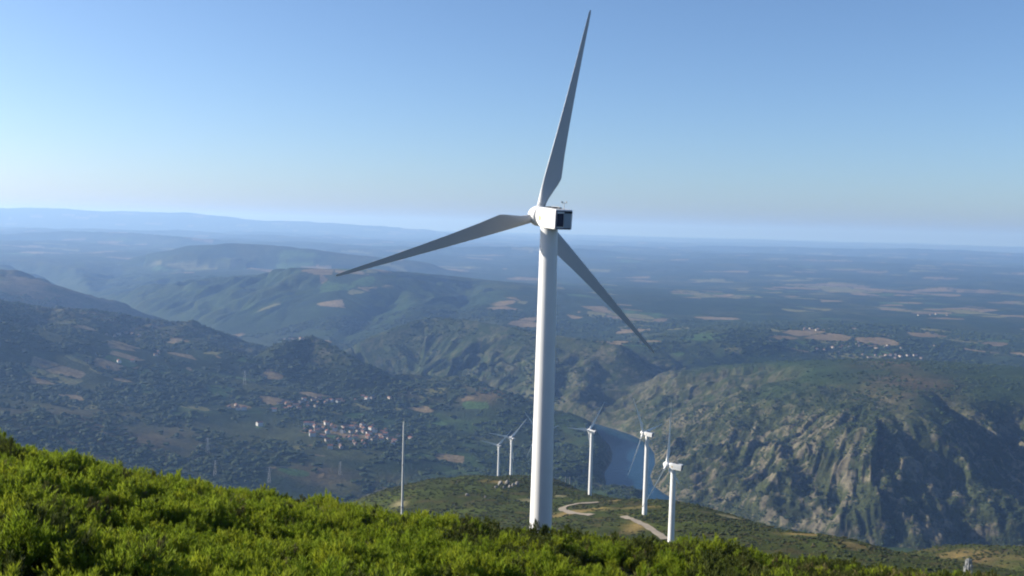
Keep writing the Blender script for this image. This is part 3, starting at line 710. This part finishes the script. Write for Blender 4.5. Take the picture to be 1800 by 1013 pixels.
def blade_mesh(R=29):
    bm = bmesh.new(); n = 20; rings = []
    #      radius, leading x, trailing x, thickness, roundness(1 = circle), twist deg
    S_ = [(.9, -.6, .6, 1.2, 1, 16), (1.9, -.6, .6, 1.2, 1, 16), (2.6, -.62, .75, 1.1, .8, 15), (3.6, -.64, 1.1, .9, .4, 14), (4.8, -.64, 1.55, .7, .1, 12.5), (5.7, -.63, 1.80, .58, 0, 11.5), (6.3, -.62, 1.74, .54, 0, 11),
          (9, -.56, 1.42, .42, 0, 8), (13, -.48, 1.08, .32, 0, 5), (18, -.38, .74, .22, 0, 2.5), (23, -.28, .46, .14, 0, 1), (27, -.2, .28, .09, 0, 0), (28.6, -.15, .18, .06, 0, 0), (29, -.06, .1, .03, 0, 0)]
    for r_, le, te, th, rd, tw in S_:
        c = te-le; ring = []
        for i in range(n):
            a = 2*math.pi*i/n; xc = .5-.5*math.cos(a)         # 0 at leading edge, 1 at trailing
            yc = .5*math.sin(a)*th
            ya = (1 if a < math.pi else -1)*2.6*th*(.2969*math.sqrt(xc)-.126*xc-.3516*xc*xc+.2843*xc**3-.1036*xc**4)*.75 + .03*c*math.sin(math.pi*xc)
            y = yc*rd+ya*(1-rd); x = le+c*xc
            t = math.radians(tw); bend = .0019*r_*r_*.6
            ring.append(Vector((x*math.cos(t)+y*math.sin(t), -x*math.sin(t)*-1*.0 + (y*math.cos(t)-x*math.sin(t)) + bend, r_)))
        rings.append(ring)
    bm_loft(bm, rings)
    me = bm_mesh('blade', bm, [M_blade], True)
    return me
ME = dict(tower=tower_mesh(), f1=ring_mesh(1.467, 18.2, .12), f2=ring_mesh(1.314, 36.6, .12), door=door_mesh(), nacelle=nacelle_mesh(), spinner=spinner_mesh(), blade=blade_mesh())
ME['blade_brightened'] = ME['blade'].copy(); ME['blade_brightened'].materials[0] = simple('brightened_blade_gelcoat', (.80, .80, .79), .4, .3)  # lighter copy of the blade coat; brightness painted in so shaded small rotors show
bmf = bmesh.new(); bm_tube(bmf, (0, 0, -2.5), (0, 0, .12), 4.2, 4.0, 32); ME['foot'] = bm_mesh('foundation', bmf, [simple('concrete', (.42, .41, .38), .9, .1, 0, .25, .6)])
PROTO = {}
def turbine(base, psi, phi, label, detail):
    root = empty('wind_turbine', base); tag(root, label, 'wind turbine', 'wind turbines along the ridge')
    if 'base' not in PROTO:
        tw = link('tower', ME['tower'], root); link('flange', ME['f1'], tw); link('flange', ME['f2'], tw); link('door', ME['door'], tw); link('foundation', ME['foot'], root)
        na_ = link('nacelle', ME['nacelle'], root); nacelle_bits(na_)
        hb = link('spinner', ME['spinner'], root); bl = [link('blade', ME['blade'], root) for _ in range(3)]
        PROTO['base'] = root
    else:
        src = PROTO['base']
        for ch in list(src.children):
            c = ch.copy(); COL.objects.link(c); c.parent = root
            if c.name.startswith('blade'): c.data = ME['blade_brightened']
            for g in ch.children:
                d = g.copy(); COL.objects.link(d); d.parent = c
    tilt = math.radians(4)
    Y = Matrix.Translation((0, 0, 55)) @ Matrix.Rotation(psi, 4, 'Z') @ Matrix.Rotation(tilt, 4, 'X')
    k = 0
    for ch in root.children:
        nm = ch.name.split('.')[0]
        if nm in ('nacelle', 'spinner'): ch.matrix_local = Y
        elif nm == 'blade':
            ch.matrix_local = Y @ Matrix.Translation((0, HUB_F, 0)) @ Matrix.Rotation(phi+math.radians(120*k), 4, 'Y'); k += 1
    return root
def place_turbine(px_hub, py_hub, D, psi, phi, label, detail=False):
    """hub centre on the sight line at distance D; tower stands behind the hub along the axis"""
    psi = math.radians(psi); h = at_dist(px_hub, py_hub, D)
    bx = h[0]+math.sin(psi)*HUB_F; by = h[1]-math.cos(psi)*HUB_F
    return turbine((bx, by, h[2]-55-HUB_F*math.sin(math.radians(4))), psi, math.radians(phi), label, detail)
place_turbine(946.5, 379.7, 140, 25.9, 13.1, 'tall near wind turbine whose white tower rises from the green hill', True)
place_turbine(1172, 817, 455, 62, 0, 'small turbine beside the end of the dirt track, lowest on the ridge')
place_turbine(1130, 761, 655, 55, -33, 'small turbine standing against the blue river water')
place_turbine(1035, 757, 835, 48, 42, 'small turbine with a blade pointing left, between big tower and river')
place_turbine(897, 770, 1095, 32, 46, 'taller and right one of the two distant turbines left of the big tower')
place_turbine(875, 783, 1345, 32, 48, 'shorter and left one of the two distant turbines left of the big tower')
place_turbine(945, 759, 1100, 32, -38, 'distant turbine mostly hidden behind the big white tower')

# ------------------------------------------------------------------ mast beside the heath
h = at_dist(710, 742, 118); g = onground(h, nearz); Hm = h[2]-g
root = empty('measuring_mast', (h[0], h[1], g)); tag(root, 'slim pale grey mast standing at the edge of the green heath', 'mast')
bm = bmesh.new()
for i in range(4): bm_tube(bm, (0, 0, Hm*i/4-.2*(i == 0)), (0, 0, Hm*(i+1)/4), .185-.024*i, .185-.024*(i+1), 14)
link('pole', bm_mesh('pole', bm, [simple('pale_mast_paint', (.55, .57, .56), .5, .3, 0, .12, .6)], False), root)
for i in range(1, 4):
    bm = bmesh.new(); bm_tube(bm, (0, 0, Hm*i/4-.08), (0, 0, Hm*i/4+.08), .215-.024*i, .215-.024*i, 14); link('collar', bm_mesh('collar', bm, [M_galv]), root)
bm = bmesh.new(); bm_tube(bm, (-.1, 0, Hm-.5), (.7, 0, Hm-.4), .03); bm_tube(bm, (.7, 0, Hm-.5), (.7, 0, Hm-.1), .03); link('sensor_arm', bm_mesh('sensor_arm', bm, [M_galv]), root)
bm = bmesh.new(); bm_tube(bm, (0, 0, Hm), (0, 0, Hm+.5), .025); link('lightning_rod', bm_mesh('lightning_rod', bm, [M_galv]), root)

# ------------------------------------------------------------------ boulders on the ridge
def boulder_mesh(seed, stretch):
    r_ = random.Random(seed); bm = bmesh.new(); bmesh.ops.create_icosphere(bm, subdivisions=3, radius=1)
    pl = [(Vector((r_.gauss(0, 1), r_.gauss(0, 1), r_.gauss(0, .6))).normalized(), r_.uniform(.55, .85)) for _ in range(9)]
    for v in bm.verts:
        for nrm, d in pl:
            e = v.co.dot(nrm)-d
            if e > 0: v.co -= nrm*e*.9
        v.co *= 1+r_.uniform(-.025, .025); v.co.x *= stretch[0]; v.co.y *= stretch[1]; v.co.z *= stretch[2]
    return bm_mesh('boulder', bm, [M_gran])
BL = [(872, 858, 1.7, 'leftmost low slab of the granite outcrop on the ridge'), (880, 853, 2.6, 'upright grey slab second from the left in the granite outcrop'), (886, 859, 1.8, 'small boulder low in front of the granite outcrop'),
      (891, 852, 2.6, 'tallest block in the middle of the granite outcrop'), (896, 857, 1.8, 'round block below the tallest one of the granite outcrop'), (903, 855, 1.9, 'slim standing stone right of the outcrop centre'), (909, 854, 2.3, 'rightmost pale standing stone of the granite outcrop'),
      (821, 873, 1.7, 'larger of two lone pale boulders left of the outcrop'), (853, 876, 1.3, 'smaller of two lone pale boulders left of the outcrop'), (1252, 959, 1.1, 'lone whitish boulder right of the nearest small turbine')]
for i, (px, py, s, lb) in enumerate(BL):
    p = hit(px, py, nearz, 280, 1400)
    if p is None: continue
    o = link('boulder', boulder_mesh(40+i, (1.0, .9, .95 if i not in (1, 3, 5, 6) else 1.3))); o.location = (p[0], p[1], onground(p, nearz)+.2*s); o.scale = (s, s, s); o.rotation_euler = (random.uniform(-.2, .2), random.uniform(-.2, .2), i*1.3)
    tag(o, lb, 'boulder', 'granite boulders on the ridge')

# ------------------------------------------------------------------ power line pylons
def pylon(p, H, label, group='lattice pylons', arm=1.0):
    root = empty('lattice_pylon', p, random.uniform(.2, .9)); tag(root, label, 'pylon', group)
    bm = bmesh.new(); w = lambda z: H*.085*(1-z/H)+H*.018
    lv = [H*q for q in (0, .2, .38, .54, .68, .8, .9, 1)]
    for sx_, sy_ in ((1, 1), (1, -1), (-1, -1), (-1, 1)):
        for a, b in zip(lv[:-1], lv[1:]): bm_tube(bm, (sx_*w(a), sy_*w(a), a), (sx_*w(b), sy_*w(b), b), .16, .16, 4)
    cs_ = ((1, 1), (1, -1), (-1, -1), (-1, 1), (1, 1))
    for (ax, ay), (bx, by) in zip(cs_[:-1], cs_[1:]):
        for a, b in zip(lv[:-1], lv[1:]):
            bm_tube(bm, (ax*w(a), ay*w(a), a), (bx*w(b), by*w(b), b), .09, .09, 3); bm_tube(bm, (bx*w(a), by*w(a), a), (ax*w(b), ay*w(b), b), .09, .09, 3)
    link('lattice_frame', bm_mesh('lattice_frame', bm, [M_galv]), root)
    for q, l in ((.74, .17), (.86, .2), (.97, .14)):
        bm = bmesh.new(); z = H*q
        for s in (-1, 1):
            for o in (-1, 1): bm_tube(bm, (0, o*w(z), z), (s*H*l*arm, 0, z+.3), .11, .08, 4); 
            bm_tube(bm, (0, 0, z+H*.04), (s*H*l*arm, 0, z+.3), .09, .08, 4); bm_tube(bm, (s*H*l*arm, 0, z+.3), (s*H*l*arm, 0, z-1.6), .1, .1, 5)
        link('crossarm', bm_mesh('crossarm', bm, [M_galv]), root)
for px, py, H, lb in ((365, 798, 34, 'lattice pylon among dark trees left of the mast'), (473, 850, 32, 'lattice pylon just above the edge of the green heath'), (598, 838, 30, 'lattice pylon by the tan road left of the mast'), (430, 678, 40, 'faint tall pylon far up the wooded valley side'), (378, 838, 30, 'lattice pylon half sunk in trees behind the heath edge')):
    p = hit(px, py, terrain, 1500, 6000)
    if p is not None: pylon(p, H, lb)
p = at_dist(1703, 983, 300); g = onground(p, nearz); print('corner pylon', p[2]-g); pylon((p[0], p[1], g), max(9., p[2]-g), 'lattice pylon cut by the bottom edge near the right corner', arm=.45)
p = at_dist(998, 838, 1060); g = onground(p, nearz); Hh = max(8., p[2]-g)
root = empty('twin_post_pylon', (p[0], p[1], g), .1); tag(root, 'twin post power pole on the bare brown knoll behind the big tower', 'power pole')
for s in (-1, 1):
    bm = bmesh.new(); bm_tube(bm, (s*2.3, 0, -.5), (s*2.3, 0, Hh), .28, .2, 8); link('post', bm_mesh('post', bm, [M_galv]), root)
bm = bmesh.new(); bm_tube(bm, (-3.6, 0, Hh*.86), (3.6, 0, Hh*.86), .16, .16, 6); link('crossbar', bm_mesh('crossbar', bm, [M_galv]), root)

# ------------------------------------------------------------------ houses
def house_meshes(w, d, h, wall, roof):
    bm = bmesh.new(); bm_box(bm, (0, 0, h/2-.6), (w, d, h+1.2)); 
    a = [bm.verts.new((s*w/2*.998, y*d/2, h+.0)) for s in (-1, 1) for y in (-1, 1)]; t = [bm.verts.new((s*w/2*.998, 0, h+d*.24)) for s in (-1, 1)]
    bm.faces.new((a[0], t[0], a[1])); bm.faces.new((a[2], a[3], t[1])); wl = bm_mesh('wall', bm, [wall])
    bm = bmesh.new(); ov = .5; k = d/2+ov
    for s in (-1, 1):
        z1 = h+d*.24+.12; z0 = h-.24*2*ov*.5+.12
        q = [(-w/2-ov, 0, z1), (w/2+ov, 0, z1), (w/2+ov, s*k, z0), (-w/2-ov, s*k, z0)]
        bm_loft(bm, [[Vector(p_) for p_ in q], [Vector(p_)+Vector((0, 0, .25)) for p_ in q]])
    rf = bm_mesh('roof', bm, [roof])
    bm = bmesh.new()
    for x in (-.3, 0, .3):
        for s in (-1, 1): bm_box(bm, (x*w, s*(d/2+.02), h*.6), (1.1, .08, 1.4))
    return wl, rf, bm_mesh('window', bm, [M_glass])
HM = [house_meshes(11, 8, 5.5, M_wall, M_roof), house_meshes(14, 9, 6, M_wallw, M_roof), house_meshes(9, 7, 4.5, M_stonewall, M_roof2), house_meshes(17, 8, 4.5, M_wall, M_roof2), house_meshes(12, 10, 7, M_wallw, M_roof)]
KIND = ['cream house', 'long white house', 'grey stone cottage', 'low barn', 'tall white house']
ROOFN = ['red tiled roof', 'red tiled roof', 'dark old roof', 'dark old roof', 'red tiled roof']
def house(p, k, rz, label, group, s=1.0):
    root = empty('house', p, rz); root.scale = (s, s, s); tag(root, label, 'house', group)
    wl = link('wall', HM[k][0], root); link('roof', HM[k][1], root)
CL = [(520, 711, 26, 3, 9, 'hamlet by the lime green field'), (572, 707, 32, 3, 14, 'top row of the village'), (512, 720, 16, 4, 6, 'cottages below the upper row'),
      (585, 757, 34, 6, 20, 'middle of the valley village'), (622, 757, 26, 5, 12, 'village middle near the mast'), (605, 778, 36, 7, 16, 'lower edge of the valley village'), (662, 768, 24, 6, 12, 'village houses left of the mast'),
      (690, 775, 18, 5, 6, 'village houses beside the mast'), (655, 702, 22, 3, 5, 'by the tan field above village'), (420, 716, 8, 5, 4, 'farm by the small lime green field'),
      (1500, 612, 60, 6, 18, 'plateau village beyond the rocky mountain'), (1570, 627, 40, 3, 12, 'plateau village edge'), (1440, 582, 50, 3, 8, 'hamlet beyond the plateau village'),
      (520, 598, 14, 2, 6, 'hamlet on the dark knoll'), (235, 590, 26, 4, 6, 'hamlet on the left hillside'), (275, 622, 10, 4, 2, 'below the left hamlet'), (200, 645, 60, 8, 4, 'scattered houses on the left hillside'), (1640, 553, 20, 3, 5, 'far hamlet on the right plain')]
rh = random.Random(5); placed = []; todo = {}
for cx, cy, sx_, sy_, n, gname in CL:
    for i in range(n):
        for tries in range(12):
            p = hit(cx+rh.gauss(0, sx_*.75), cy+rh.gauss(0, sy_*.75), terrain, 1700, 14000, 1.003)
            if p is not None and all(math.hypot(p[0]-q[0], p[1]-q[1]) > 19 for q in placed): break
        if p is None: continue
        placed.append(p); todo.setdefault((gname, rh.choice([0, 0, 1, 2, 2, 3, 3, 4] if 'plateau' not in gname and 'hamlet' not in gname else [0, 2, 2, 3, 3])), []).append(p)
ORD = ['second', 'third', 'fourth', 'fifth', 'sixth', 'seventh', 'eighth', 'ninth']
for (gname, k), L in todo.items():
    L.sort(key=lambda p: math.atan2(p[0], p[1])); m = len(L)
    for i, p in enumerate(L):
        who = '' if m == 1 else 'leftmost ' if i == 0 else 'rightmost ' if i == m-1 else ORD[min(i, 8)-1]+' from left '
        house((p[0], p[1], p[2]), k, rh.uniform(0, 3.1), '%s%s with %s, %s' % (who, KIND[k], ROOFN[k], gname), gname, 1.0)
for px, py, lb in ((539, 749, 'brightest white house at the left edge of the valley village'), (548, 749, 'long white building just right of the brightest white house'), (549, 767, 'bright white house below the brightest one'), (456, 749, 'lone pale house among trees left of the village'), (428, 721, 'pale tower like house beside the lime green field')):
    p = hit(px, py, terrain, 1700, 9000, 1.003)
    if p is not None: house((p[0], p[1], p[2]), 4, rh.uniform(.2, .8), lb, 'white houses left of the village', 1.15)

# ------------------------------------------------------------------ haze: the air itself
bm = bmesh.new(); x0, x1, y0, y1, z0, z1 = -62000, 62000, -4000, 62000, -640, 265
bm_box(bm, ((x0+x1)/2, (y0+y1)/2, (z0+z1)/2), (x1-x0, y1-y0, z1-z0))
hm = bpy.data.materials.new('valley_haze'); hm.use_nodes = True; n = hm.node_tree.nodes; n.clear()
ho = n.new('ShaderNodeOutputMaterial'); pv = n.new('ShaderNodeVolumePrincipled')
pv.inputs['Color'].default_value = (.26, .45, .85, 1); pv.inputs['Absorption Color'].default_value = (.45, .45, .45, 1)
pv.inputs['Density'].default_value = 6.9e-5; pv.inputs['Anisotropy'].default_value = .25; pv.inputs['Density Attribute'].default_value = ''
hm.node_tree.links.new(pv.outputs[0], ho.inputs['Volume'])
tag(link('haze', bm_mesh('haze', bm, [hm])), 'thin blue haze filling the valley air', None, None, 'stuff')
print('max terrain z', Z.max(), 'min', Z.min(), 'near min', ZN.min())
